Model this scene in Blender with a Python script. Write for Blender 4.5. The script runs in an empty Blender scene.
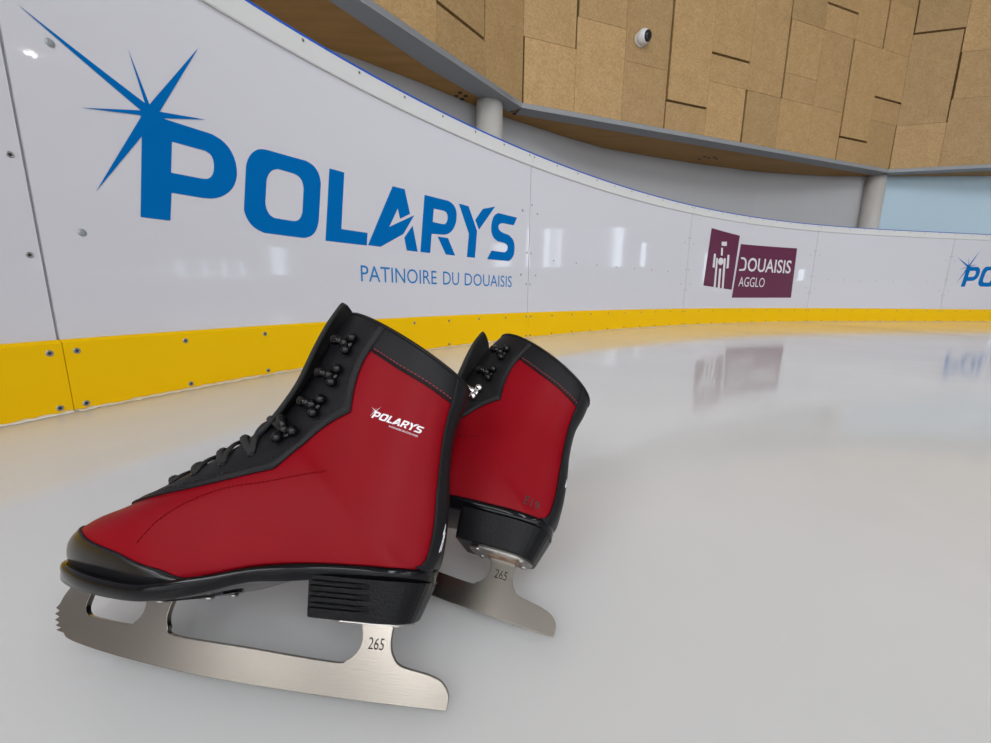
import bpy, bmesh, math, random
from mathutils import Vector, Matrix
from mathutils.bvhtree import BVHTree
random.seed(7)
PI = math.pi
SCN = bpy.context.scene
COL = SCN.collection

# ------------------------------------------------------------------ helpers
def lerp(a, b, t): return a + (b - a) * t
def link(name, mesh, mats=(), parent=None):
    o = bpy.data.objects.new(name, mesh); COL.objects.link(o)
    for m in (mats if isinstance(mats, (list, tuple)) else [mats]): mesh.materials.append(m)
    if parent: o.parent = parent
    return o
def mesh_from(verts, faces, smooth=True, mat_idx=None):
    me = bpy.data.meshes.new('mesh'); me.from_pydata([tuple(v) for v in verts], [], faces); me.update()
    for i, p in enumerate(me.polygons):
        p.use_smooth = smooth
        if mat_idx: p.material_index = mat_idx[i]
    return me
def obj(name, verts, faces, mat, parent=None, smooth=True, mat_idx=None, recalc=True):
    me = mesh_from(verts, faces, smooth, mat_idx)
    if recalc:
        bm = bmesh.new(); bm.from_mesh(me); bmesh.ops.recalc_face_normals(bm, faces=bm.faces); bm.to_mesh(me); bm.free()
    return link(name, me, mat, parent)
def empty(name, loc=(0, 0, 0), label=None, cat=None, group=None):
    o = bpy.data.objects.new(name, None); COL.objects.link(o); o.location = loc; o.empty_display_size = .05
    return tag(o, label, cat, group)
def tag(o, label=None, cat=None, group=None, kind=None):
    if label: o['label'] = label
    if cat: o['category'] = cat
    if group: o['group'] = group
    if kind: o['kind'] = kind
    return o
def grid_faces(nu, nv, off=0, wrap=False):
    f = []
    for i in range(nu - 1):
        for j in range(nv if wrap else nv - 1):
            j2 = (j + 1) % nv
            f.append((off + i * nv + j, off + (i + 1) * nv + j, off + (i + 1) * nv + j2, off + i * nv + j2))
    return f
def boxv(x0, x1, y0, y1, z0, z1):
    v = [(x, y, z) for x in (x0, x1) for y in (y0, y1) for z in (z0, z1)]
    f = [(0, 1, 3, 2), (4, 6, 7, 5), (0, 4, 5, 1), (2, 3, 7, 6), (0, 2, 6, 4), (1, 5, 7, 3)]
    return v, f
class MB:
    """collects raw shapes of ONE part"""
    def __init__(s): s.v = []; s.f = []; s.m = []
    def add(s, v, f, m=0):
        o = len(s.v); s.v += [tuple(p) for p in v]; s.f += [tuple(i + o for i in q) for q in f]; s.m += [m] * len(f)
    def box(s, *a, m=0): s.add(*boxv(*a), m)
    def sphere(s, c, r, n=10, m=0, squash=(1, 1, 1)):
        v = []; k = n // 2
        for i in range(1, k):
            th = PI * i / k
            for j in range(n):
                ph = 2 * PI * j / n
                v.append((c[0] + r * squash[0] * math.sin(th) * math.cos(ph), c[1] + r * squash[1] * math.sin(th) * math.sin(ph), c[2] + r * squash[2] * math.cos(th)))
        f = grid_faces(k - 1, n, 0, True)
        v.append((c[0], c[1], c[2] + r * squash[2])); v.append((c[0], c[1], c[2] - r * squash[2]))
        t, b = len(v) - 2, len(v) - 1
        for j in range(n):
            f.append((t, j, (j + 1) % n)); f.append((b, (k - 2) * n + (j + 1) % n, (k - 2) * n + j))
        s.add(v, f, m)
    def tube(s, pts, r, n=8, m=0, flat=1., up=None):
        pts = [Vector(p) for p in pts]; v = []; prev = None
        for i, p in enumerate(pts):
            t = (pts[min(i + 1, len(pts) - 1)] - pts[max(i - 1, 0)]).normalized()
            if up is not None: ref = Vector(up[i])
            else: ref = prev if prev is not None else (Vector((0, 0, 1)) if abs(t.z) < .9 else Vector((1, 0, 0)))
            b = (ref - t * ref.dot(t)).normalized(); prev = b; c = t.cross(b)
            rr = r[i] if isinstance(r, (list, tuple)) else r
            for k in range(n):
                a = 2 * PI * k / n
                v.append(p + b * math.cos(a) * rr * flat + c * math.sin(a) * rr)
        f = grid_faces(len(pts), n, 0, True)
        f.append(tuple(range(n))[::-1]); f.append(tuple((len(pts) - 1) * n + k for k in range(n)))
        s.add(v, f, m)
    def disc_stack(s, c, ax, rads, n=14, m=0):
        """lathe: rads = [(distance along ax, radius)]"""
        ax = Vector(ax).normalized(); ref = Vector((0, 0, 1)) if abs(ax.z) < .9 else Vector((1, 0, 0))
        b = (ref - ax * ref.dot(ax)).normalized(); d = ax.cross(b); v = []
        for h, r in rads:
            for k in range(n):
                a = 2 * PI * k / n; v.append(Vector(c) + ax * h + b * math.cos(a) * r + d * math.sin(a) * r)
        f = grid_faces(len(rads), n, 0, True)
        f.append(tuple(range(n))[::-1]); f.append(tuple((len(rads) - 1) * n + k for k in range(n)))
        s.add(v, f, m)
    def obj(s, name, mats, parent=None, smooth=True):
        return obj(name, s.v, s.f, mats, parent, smooth, s.m)

# ------------------------------------------------------------------ materials
def mat(name, col, rough=.5, metal=0., spec=.5, noise=None, bump=None, coat=0., vary=None, ior=None):
    m = bpy.data.materials.new(name); m.use_nodes = True
    nt = m.node_tree; b = nt.nodes['Principled BSDF']
    b.inputs['Base Color'].default_value = (*col, 1); b.inputs['Roughness'].default_value = rough
    b.inputs['Metallic'].default_value = metal; b.inputs['Specular IOR Level'].default_value = spec
    if ior: b.inputs['IOR'].default_value = ior
    if coat: b.inputs['Coat Weight'].default_value = coat; b.inputs['Coat Roughness'].default_value = .08
    tc = nt.nodes.new('ShaderNodeTexCoord')
    def noise_node(scale, detail=3, stretch=None):
        n = nt.nodes.new('ShaderNodeTexNoise'); n.inputs['Scale'].default_value = scale; n.inputs['Detail'].default_value = detail
        if stretch:
            mp = nt.nodes.new('ShaderNodeMapping'); mp.inputs['Scale'].default_value = stretch
            nt.links.new(tc.outputs['Object'], mp.inputs['Vector']); nt.links.new(mp.outputs['Vector'], n.inputs['Vector'])
        else: nt.links.new(tc.outputs['Object'], n.inputs['Vector'])
        return n
    if vary:      # (scale, other colour, stretch)
        n = noise_node(vary[0], 5, vary[2] if len(vary) > 2 else None)
        r = nt.nodes.new('ShaderNodeValToRGB'); r.color_ramp.elements[0].position = .3; r.color_ramp.elements[1].position = .7
        r.color_ramp.elements[0].color = (*col, 1); r.color_ramp.elements[1].color = (*vary[1], 1)
        nt.links.new(n.outputs['Fac'], r.inputs['Fac']); nt.links.new(r.outputs['Color'], b.inputs['Base Color'])
    if bump:      # (scale, strength, distance, stretch)
        n = noise_node(bump[0], 4, bump[3] if len(bump) > 3 else None)
        bp = nt.nodes.new('ShaderNodeBump'); bp.inputs['Strength'].default_value = bump[1]; bp.inputs['Distance'].default_value = bump[2]
        nt.links.new(n.outputs['Fac'], bp.inputs['Height']); nt.links.new(bp.outputs['Normal'], b.inputs['Normal'])
    return m
def emit(name, col, s):
    m = bpy.data.materials.new(name); m.use_nodes = True; nt = m.node_tree
    nt.nodes.remove(nt.nodes['Principled BSDF']); e = nt.nodes.new('ShaderNodeEmission')
    e.inputs['Color'].default_value = (*col, 1); e.inputs['Strength'].default_value = s
    nt.links.new(e.outputs['Emission'], nt.nodes['Material Output'].inputs['Surface']); return m

M = dict(
 ice=mat('ice', (.63, .637, .645), .085, ior=1.31, vary=(1.3, (.70, .705, .71)), bump=(6, .10, .004)),
 snow=mat('ice_shavings', (.82, .82, .80), .7, bump=(120, .5, .002)),
 board=mat('white_board', (.64, .633, .685), .02, spec=.5),
 cap=mat('white_rail', (.66, .66, .66), .3),
 blue_edge=mat('blue_edge', (.01, .09, .50), .35),
 yellow=mat('yellow_kick', (.86, .51, .0), .35, spec=.15),
 logo=mat('blue_print', (.0, .135, .43), .25, spec=.06),
 logo2=mat('light_blue_print', (.02, .2, .5), .25),
 plum=mat('plum_print', (.125, .022, .062), .2),
 white_print=mat('white_print', (.7, .68, .72), .3),
 screw=mat('screw_steel', (.35, .36, .36), .35, .8), screw_hole=mat('screw_hole', (.02, .02, .02), .6),
 plug=mat('plug_grey', (.33, .36, .38), .3, .3),
 red=mat('red_leather', (.185, .0008, .005), .42, spec=.10, vary=(14, (.21, .0013, .007)), bump=(900, .12, .0006)),
 black=mat('black_leather', (.0065, .0065, .008), .48, spec=.2, bump=(1100, .2, .0006)),
 tongue=mat('tongue_felt', (.010, .010, .011), .85, bump=(1500, .4, .0008)),
 lining=mat('lining_black', (.012, .012, .012), .9),
 toe=mat('toe_rubber', (.009, .009, .010), .22, spec=.4),
 sole=mat('gloss_sole', (.003, .003, .004), .09, spec=.22),
 heel=mat('rough_heel', (.004, .004, .005), .3, spec=.15, bump=(700, .5, .001)),
 lace=mat('black_lace', (.010, .010, .010), .8, bump=(1800, .6, .0006)),
 hook=mat('black_gloss_metal', (.003, .003, .004), .06, 0, .3),
 chrome=mat('bare_hook_metal', (.7, .7, .7), .15, 1.),
 steel=mat('brushed_steel', (.26, .238, .21), .25, 1., bump=(60, .04, .0004, (1, 1, 22))),
 plate=mat('dull_steel', (.42, .40, .38), .4, 1.),
 rust=mat('rusty_steel', (.16, .06, .02), .7, .3, vary=(160, (.35, .28, .22))),
 engraved=mat('engraved_mark', (.035, .03, .028), .6, 0, .1),
 stitch_red=mat('red_thread', (.33, .012, .02), .6), stitch_dark=mat('dark_red_thread', (.17, .0015, .005), .6, spec=.1),
 stitch_black=mat('black_thread', (.004, .004, .004), .7),
 ink=mat('black_ink', (.015, .008, .008), .5),
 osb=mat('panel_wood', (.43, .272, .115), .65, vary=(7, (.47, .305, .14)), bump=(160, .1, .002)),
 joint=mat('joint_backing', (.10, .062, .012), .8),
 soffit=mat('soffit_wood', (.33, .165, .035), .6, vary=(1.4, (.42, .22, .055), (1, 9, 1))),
 fascia=mat('grey_steel', (.27, .28, .295), .5),
 bolt=mat('dark_bolt', (.02, .014, .008), .6),
 column=mat('column_paint', (.56, .54, .51), .5),
 grey=mat('grey_paint', (.45, .45, .465), .6), pale=mat('pale_blue_paint', (.50, .655, .77), .6),
 cam_white=mat('camera_white', (.72, .73, .75), .3), cam_black=mat('camera_black', (.01, .01, .012), .08),
 hall=mat('hall_wall', (.52, .51, .50), .7), ceil=mat('ceiling_paint', (.45, .445, .44), .7), band=mat('grey_band', (.22, .225, .24), .7), rubber=mat('rubber_floor', (.10, .10, .11), .8),
 line=mat('faded_red_line', (.42, .33, .32), .25),
 dark=mat('dark_bracket', (.012, .012, .012), .6),
 lamp=emit('lamp_glow', (1, .99, .97), 30), window=emit('daylight_window', (.75, .9, 1.), 4.5),
)
_b = M['ice'].node_tree.nodes['Principled BSDF']
_b.inputs['Subsurface Weight'].default_value = .85; _b.inputs['Subsurface Radius'].default_value = (1, 1, 1); _b.inputs['Subsurface Scale'].default_value = .18
# wood-chip speckle for the cladding
def speckle(m, c1, c2, scale):
    nt = m.node_tree; b = nt.nodes['Principled BSDF']
    v = nt.nodes.new('ShaderNodeTexVoronoi'); v.inputs['Scale'].default_value = scale
    tc = nt.nodes.new('ShaderNodeTexCoord'); nt.links.new(tc.outputs['Object'], v.inputs['Vector'])
    mix = nt.nodes.new('ShaderNodeMixRGB'); mix.blend_type = 'MULTIPLY'; mix.inputs['Fac'].default_value = 1
    r = nt.nodes.new('ShaderNodeValToRGB'); r.color_ramp.elements[0].color = (*c1, 1); r.color_ramp.elements[1].color = (*c2, 1)
    nt.links.new(v.outputs['Color'], r.inputs['Fac'])
    old = b.inputs['Base Color'].links[0].from_socket
    nt.links.new(old, mix.inputs['Color1']); nt.links.new(r.outputs['Color'], mix.inputs['Color2'])
    oi = nt.nodes.new('ShaderNodeObjectInfo'); hs = nt.nodes.new('ShaderNodeHueSaturation')
    mr = nt.nodes.new('ShaderNodeMapRange'); mr.inputs['To Min'].default_value = .88; mr.inputs['To Max'].default_value = 1.10
    nt.links.new(oi.outputs['Random'], mr.inputs['Value']); nt.links.new(mr.outputs['Result'], hs.inputs['Value'])
    nt.links.new(mix.outputs['Color'], hs.inputs['Color']); nt.links.new(hs.outputs['Color'], b.inputs['Base Color'])
speckle(M['osb'], (.78, .76, .72), (1.1, 1.1, 1.1), 70)

# ------------------------------------------------------------------ camera
HC = .25597
pit = math.radians(10.724); rol = math.radians(.7348)
X = Vector((1, 0, 0)); U = Vector((0, math.sin(pit), math.cos(pit))); Fw = Vector((0, math.cos(pit), -math.sin(pit)))
Rv = X * math.cos(rol) + U * math.sin(rol); Uv = U * math.cos(rol) - X * math.sin(rol)
cd = bpy.data.cameras.new('camera'); cam = bpy.data.objects.new('camera', cd); COL.objects.link(cam)
cam.matrix_world = Matrix(((Rv.x, Uv.x, -Fw.x, 0), (Rv.y, Uv.y, -Fw.y, 0), (Rv.z, Uv.z, -Fw.z, HC), (0, 0, 0, 1)))
cd.sensor_width = 36; cd.lens = 36 * 405.0 / 991; cd.clip_start = .01; cd.clip_end = 200
SCN.camera = cam

# ------------------------------------------------------------------ rink boards
CURVE = [[-0.8937,-0.572],[-0.9342,-0.4806],[-0.9677,-0.3864],[-0.9946,-0.2901],[-1.0149,-0.1922],[-1.0289,-0.0932],[-1.037,0.0065],[-1.0393,0.1064],[-1.0362,0.2064],[-1.0281,0.306],[-1.015,0.4051],[-0.9975,0.5036],[-0.9757,0.6012],[-0.95,0.6978],[-0.9205,0.7933],[-0.8875,0.8878],[-0.8514,0.981],[-0.8122,1.073],[-0.7702,1.1637],[-0.7256,1.2533],[-0.6787,1.3415],[-0.6294,1.4286],[-0.5781,1.5144],[-0.5248,1.599],[-0.4697,1.6824],[-0.4129,1.7648],[-0.3546,1.846],[-0.2947,1.9261],[-0.2335,2.0052],[-0.171,2.0832],[-0.1073,2.1603],[-0.0424,2.2364],[0.0235,2.3116],[0.0905,2.3858],[0.1584,2.4592],[0.2273,2.5317],[0.2971,2.6033],[0.3677,2.6742],[0.4391,2.7441],[0.5113,2.8133],[0.5843,2.8816],[0.6581,2.9492],[0.7326,3.0159],[0.8078,3.0818],[0.8837,3.1469],[0.9603,3.2112],[1.0376,3.2746],[1.1156,3.3372],[1.1943,3.3989],[1.2737,3.4597],[1.3537,3.5197],[1.4344,3.5787],[1.5158,3.6368],[1.5979,3.6939],[1.6807,3.75],[1.7641,3.8052],[1.8482,3.8593],[1.933,3.9123],[2.0184,3.9643],[2.1045,4.0151],[2.1913,4.0648],[2.2787,4.1133],[2.3668,4.1607],[2.4555,4.2069],[2.5449,4.2518],[2.6348,4.2954],[2.7254,4.3378],[2.8165,4.3789],[2.9083,4.4188],[3.0006,4.4573],[3.0934,4.4944],[3.1868,4.5303],[3.2806,4.5648],[3.3749,4.598],[3.4697,4.6299],[3.5649,4.6605],[3.6605,4.6898],[3.7565,4.7178],[3.8528,4.7447],[3.9495,4.7703],[4.0465,4.7947],[4.1437,4.8181],[4.2412,4.8403],[4.3389,4.8616],[4.4368,4.882],[4.5349,4.9015],[4.6331,4.9202],[4.7315,4.9382],[4.8299,4.9557],[4.9285,4.9727],[5.0271,4.9893],[5.1257,5.0057],[5.2244,5.022],[5.3231,5.0383],[5.4217,5.0548],[5.5203,5.0717],[5.6187,5.0891],[5.7171,5.1072],[5.8153,5.1262]]
S0 = -1.5; DS = .1
# beyond the traced stretch the boards run on straight
CURVE = CURVE[:97]
hx = CURVE[-1][0] - CURVE[-6][0]; hy = CURVE[-1][1] - CURVE[-6][1]; hl = math.hypot(hx, hy)
for i in range(1, 46): CURVE.append([CURVE[96][0] + hx / hl * DS * i, CURVE[96][1] + hy / hl * DS * i])
def cpt(s):
    a = min(max((s - S0) / DS, 0), len(CURVE) - 1.001); i = int(a); t = a - i
    p0 = CURVE[max(i - 1, 0)]; p1 = CURVE[i]; p2 = CURVE[i + 1]; p3 = CURVE[min(i + 2, len(CURVE) - 1)]
    def cr(k): return .5 * (2 * p1[k] + (p2[k] - p0[k]) * t + (2 * p0[k] - 5 * p1[k] + 4 * p2[k] - p3[k]) * t * t + (3 * p1[k] - p0[k] - 3 * p2[k] + p3[k]) * t ** 3)
    return cr(0), cr(1)
def bpos(s, z, off=0.):
    """point on the boards: arc length, height, distance towards the ice"""
    x, y = cpt(s); xa, ya = cpt(s - .03); xb, yb = cpt(s + .03); l = math.hypot(xb - xa, yb - ya)
    return Vector((x + (yb - ya) / l * off, y - (xb - xa) / l * off, z))
def bnorm(s): return (bpos(s, 0, 1) - bpos(s, 0, 0)).normalized()
def sweep(name, s0, s1, profile, m, parent, step=.05, mat_idx=None, smooth=True):
    """closed profile [(off,z)] swept along the boards"""
    n = max(2, int((s1 - s0) / step) + 1); k = len(profile); v = []
    for i in range(n):
        s = lerp(s0, s1, i / (n - 1))
        v += [bpos(s, z, o) for o, z in profile]
    f = grid_faces(n, k, 0, True); f += [tuple(range(k)), tuple((n - 1) * k + j for j in range(k))]
    o = obj(name, v, f, m, parent, smooth)
    o.data.set_sharp_from_angle(angle=math.radians(15))
    return o

def flat_mesh(loops, depth=0., resolution=1):
    """filled planar mesh (triangles) from outer loops and holes"""
    cu = bpy.data.curves.new('c', 'CURVE'); cu.dimensions = '2D'; cu.fill_mode = 'BOTH'; cu.extrude = depth
    for lp in loops:
        sp = cu.splines.new('POLY'); sp.points.add(len(lp) - 1)
        for p, (a, b) in zip(sp.points, lp): p.co = (a, b, 0, 1)
        sp.use_cyclic_u = True
    return curve_mesh(cu)
def curve_mesh(cu):
    o = bpy.data.objects.new('tmp', cu); COL.objects.link(o); bpy.context.view_layer.update()
    dg = bpy.context.evaluated_depsgraph_get()
    me = bpy.data.meshes.new_from_object(o.evaluated_get(dg)); bpy.data.objects.remove(o); return me
def text_mesh(txt, x0, x1, z0, z1, shear=0., depth=0., bold=0.):
    cu = bpy.data.curves.new('t', 'FONT'); cu.body = txt; cu.size = 1; cu.fill_mode = 'BOTH'; cu.extrude = depth; cu.shear = shear; cu.resolution_u = 3; cu.offset = bold
    me = curve_mesh(cu)
    xs = [v.co.x for v in me.vertices]; ys = [v.co.y for v in me.vertices]
    ax, bx, ay, by = min(xs), max(xs), min(ys), max(ys)
    for v in me.vertices:
        v.co.x = x0 + (v.co.x - ax) / (bx - ax) * (x1 - x0); v.co.y = z0 + (v.co.y - ay) / (by - ay) * (z1 - z0)
    return me
def join_flat(ms):
    mb = MB()
    for me in ms: mb.add([v.co[:] for v in me.vertices], [tuple(p.vertices) for p in me.polygons])
    return mb.v, mb.f
def on_board(name, ms, m, parent, off=.0009, ds=0.):
    """lay flat (arc, height) shapes onto the curved boards, cut finely enough to follow them"""
    v, f = join_flat(ms); me = mesh_from(v, f, False); bm = bmesh.new(); bm.from_mesh(me)
    xs = [p[0] for p in v]; a = math.floor(min(xs) / .05) * .05
    while a < max(xs):
        bmesh.ops.bisect_plane(bm, geom=bm.verts[:] + bm.edges[:] + bm.faces[:], plane_co=(a, 0, 0), plane_no=(1, 0, 0)); a += .05
    for q in bm.verts: q.co = bpos(q.co.x + ds, q.co.y, off)
    bm.normal_update()
    for fa in bm.faces:
        if fa.normal.dot(bnorm((min(xs) + max(xs)) / 2 + ds)) < 0: fa.normal_flip()
    bm.to_mesh(me); bm.free()
    me.update()
    return link(name, me, m, parent)

def chaikin(lp, n=1):
    for _ in range(n):
        o = []
        for i in range(len(lp)):
            a, b = lp[i], lp[(i + 1) % len(lp)]
            l = math.hypot(b[0] - a[0], b[1] - a[1])
            c = min(.25, .0015 / max(l, 1e-6)) if l > .052 else .25
            o += [(lerp(a[0], b[0], c), lerp(a[1], b[1], c)), (lerp(a[0], b[0], 1 - c), lerp(a[1], b[1], 1 - c))]
        lp = o
    return lp
Z = {"P":[[0.1248,0.4256],[0.1568,0.6542],[0.1792,0.6786],[0.2042,0.6645],[0.3141,0.6671],[0.3409,0.6597],[0.3593,0.6435],[0.3702,0.6189],[0.3727,0.5857],[0.365,0.5583],[0.3506,0.5351],[0.3281,0.5151],[0.3012,0.5024],[0.2735,0.4984],[0.1986,0.4956],[0.188,0.4276]],"Ph":[[0.2142,0.6173],[0.2926,0.6195],[0.3055,0.6142],[0.3109,0.5998],[0.3096,0.5779],[0.3021,0.5598],[0.2912,0.5501],[0.2791,0.5472],[0.2034,0.5432]],"O":[[0.3999,0.6127],[0.4084,0.6351],[0.4243,0.6558],[0.445,0.6699],[0.4684,0.6739],[0.6027,0.6788],[0.6299,0.6714],[0.647,0.65],[0.6516,0.6238],[0.6333,0.4956],[0.6227,0.466],[0.6036,0.4439],[0.5745,0.4334],[0.435,0.4321],[0.4062,0.4423],[0.3888,0.4608],[0.3807,0.4862]],"Oh":[[0.4596,0.5893],[0.4673,0.6063],[0.4803,0.6205],[0.4984,0.6287],[0.5526,0.6284],[0.5711,0.6239],[0.5815,0.6113],[0.5846,0.5922],[0.5733,0.5134],[0.5638,0.493],[0.5475,0.4824],[0.5285,0.4815],[0.4727,0.481],[0.4575,0.4886],[0.4491,0.5076],[0.4492,0.523]],"L":[[0.6891,0.6782],[0.7506,0.6796],[0.7246,0.4829],[0.843,0.4845],[0.8371,0.4374],[0.6553,0.4344]],"A1":[[0.9774,0.6817],[1.0419,0.6836],[1.0683,0.5905],[1.0115,0.5618],[1.0015,0.6009],[0.9527,0.5218],[1.0927,0.5888],[1.0276,0.5033],[0.9052,0.4392],[0.8424,0.4395]],"A2":[[1.0813,0.5447],[1.1075,0.4381],[1.0438,0.438],[1.0322,0.4891]],"R":[[1.1547,0.6832],[1.3045,0.6847],[1.3357,0.6764],[1.3564,0.6544],[1.3608,0.6214],[1.3513,0.5862],[1.3299,0.5558],[1.3026,0.5371],[1.2758,0.5297],[1.1941,0.5242],[1.1837,0.4391],[1.123,0.4385]],"Rh":[[1.2099,0.6353],[1.2774,0.6358],[1.2931,0.6293],[1.2991,0.6123],[1.2953,0.5937],[1.2827,0.5782],[1.2634,0.5755],[1.2019,0.5764]],"R2":[[1.2312,0.5168],[1.2997,0.5173],[1.3473,0.4409],[1.2834,0.4414]],"Y1":[[1.3742,0.6848],[1.4431,0.6839],[1.5056,0.5754],[1.4902,0.4415],[1.4304,0.441],[1.4451,0.5539]],"Y2":[[1.4913,0.6263],[1.5475,0.6879],[1.6448,0.7153],[1.5198,0.5824]],"S":[[1.8287,0.685],[1.8008,0.6402],[1.709,0.6404],[1.6814,0.6333],[1.6707,0.6181],[1.6788,0.6004],[1.7046,0.5909],[1.7618,0.5832],[1.7973,0.5653],[1.8137,0.534],[1.8116,0.4896],[1.7947,0.4624],[1.7658,0.4435],[1.5848,0.4416],[1.6185,0.4879],[1.7241,0.4883],[1.7446,0.4965],[1.7533,0.5139],[1.7483,0.5301],[1.7229,0.5376],[1.6668,0.5412],[1.6336,0.5551],[1.6149,0.5804],[1.6133,0.6108],[1.6234,0.6494],[1.6402,0.6721],[1.6692,0.6866]],"star":[[-0.0266,0.7746],[0.166,0.6846],[0.1467,0.7867],[0.1753,0.6853],[0.3039,0.866],[0.1952,0.6773],[0.303,0.698],[0.2021,0.6651],[0.2021,0.6413],[0.1513,0.6096],[0.0473,0.4645],[0.1551,0.6527],[0.1506,0.6538],[0.0446,0.6282],[0.1557,0.6653]],"txt":[[0.8042,0.3575],[0.8023,0.2996],[1.7937,0.3046],[1.7918,0.3651]],"Q1":[[4.265,0.8903],[4.7237,0.8581],[4.695,0.3356],[4.2295,0.3681]],"Q2":[[4.7542,0.7812],[5.6541,0.7893],[5.6684,0.2649],[4.7105,0.2566]],"head":[[4.4448,0.7812],[4.5281,0.7872],[4.5324,0.7472],[4.4519,0.745]],"neck":[[4.4483,0.7258],[4.4755,0.7275],[4.4842,0.6548],[4.4565,0.6553]],"arml":[[4.3441,0.6667],[4.3757,0.6644],[4.3785,0.5345],[4.344,0.5415]],"armr":[[4.5612,0.6666],[4.5922,0.6683],[4.602,0.5438],[4.5681,0.537]],"leg1":[[4.3877,0.6303],[4.416,0.6266],[4.4276,0.3529],[4.3971,0.3578]],"leg2":[[4.4526,0.5323],[4.4856,0.5336],[4.497,0.3488],[4.4631,0.3514]],"leg3":[[4.5072,0.6314],[4.5401,0.6332],[4.5592,0.3444],[4.5289,0.3472]],"belly":[[4.4653,0.6004],[4.5055,0.6024]],"Dl":[[4.7832,0.6567],[4.8352,0.656],[4.8702,0.6388],[4.8825,0.6058],[4.8829,0.5495],[4.8612,0.5284],[4.775,0.523],[4.7753,0.5397],[4.843,0.5446],[4.8585,0.5598],[4.8575,0.6102],[4.8438,0.6319],[4.8202,0.6386],[4.7831,0.639]],"ouaisis":[[4.9009,0.6515],[4.9185,0.5203],[5.5976,0.527],[5.581,0.6705]],"agglo":[[4.7903,0.4651],[4.7965,0.3692],[5.216,0.3727],[5.2109,0.4682]],"P2":[[8.1913,0.4343],[8.2233,0.695],[8.4847,0.6246],[8.262,0.4354],[8.7235,0.4432]],"star2":[[8.024,0.7985],[8.3794,0.866],[8.106,0.5102]]}
LET = [[chaikin(Z['P']), chaikin(Z['Ph'])], [chaikin(Z['O'], 2), chaikin(Z['Oh'], 2)], [Z['L']], [Z['A1']], [Z['A2']], [chaikin(Z['R']), chaikin(Z['Rh'])], [Z['R2']], [Z['Y1']], [Z['Y2']], [chaikin(Z['S'])]]

TAG = [('PATINOIRE', .802, 1.222), ('DU', 1.2645, 1.3735), ('DOUAISIS', 1.414, 1.794)]
PANEL = 2.0015
SEAMS = [-.0565 + PANEL * i for i in range(-1, 6)]
SEAMS[0] = -1.45
def screw_at(parent, s, z, off, r=.0065):
    mb = MB(); c = bpos(s, z, off - .001); n = bnorm(s)
    mb.disc_stack(c, n, [(0, r), (.0016, r), (.0022, r * .8), (.0018, r * .5)], 12, 0)
    mb.disc_stack(c, n, [(.0012, r * .48), (.0021, r * .48)], 8, 1)
    return mb.obj('screw', [M['screw'], M['screw_hole']], parent, False)
def plug_at(parent, s, z, r=.011):
    mb = MB(); mb.disc_stack(bpos(s, z, -.001), bnorm(s), [(0, r), (.002, r), (.0035, r * .75), (.0036, r * .3)], 14)
    return mb.obj('plug', M['plug'], parent)
plabels = [
 'bare white rink board panel at the left edge, left of the star logo panel',
 'white rink board panel with the largest blue POLARYS PATINOIRE DU DOUAISIS logo',
 'blank white rink board panel between the big blue logo and the plum logo',
 'white rink board panel printed with the plum DOUAISIS AGGLO logo',
 'blank white rink board panel right of the plum logo',
 'white rink board panel at right edge with small cropped blue logo start',
]
G = .005
rng = random.Random(3)
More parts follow.
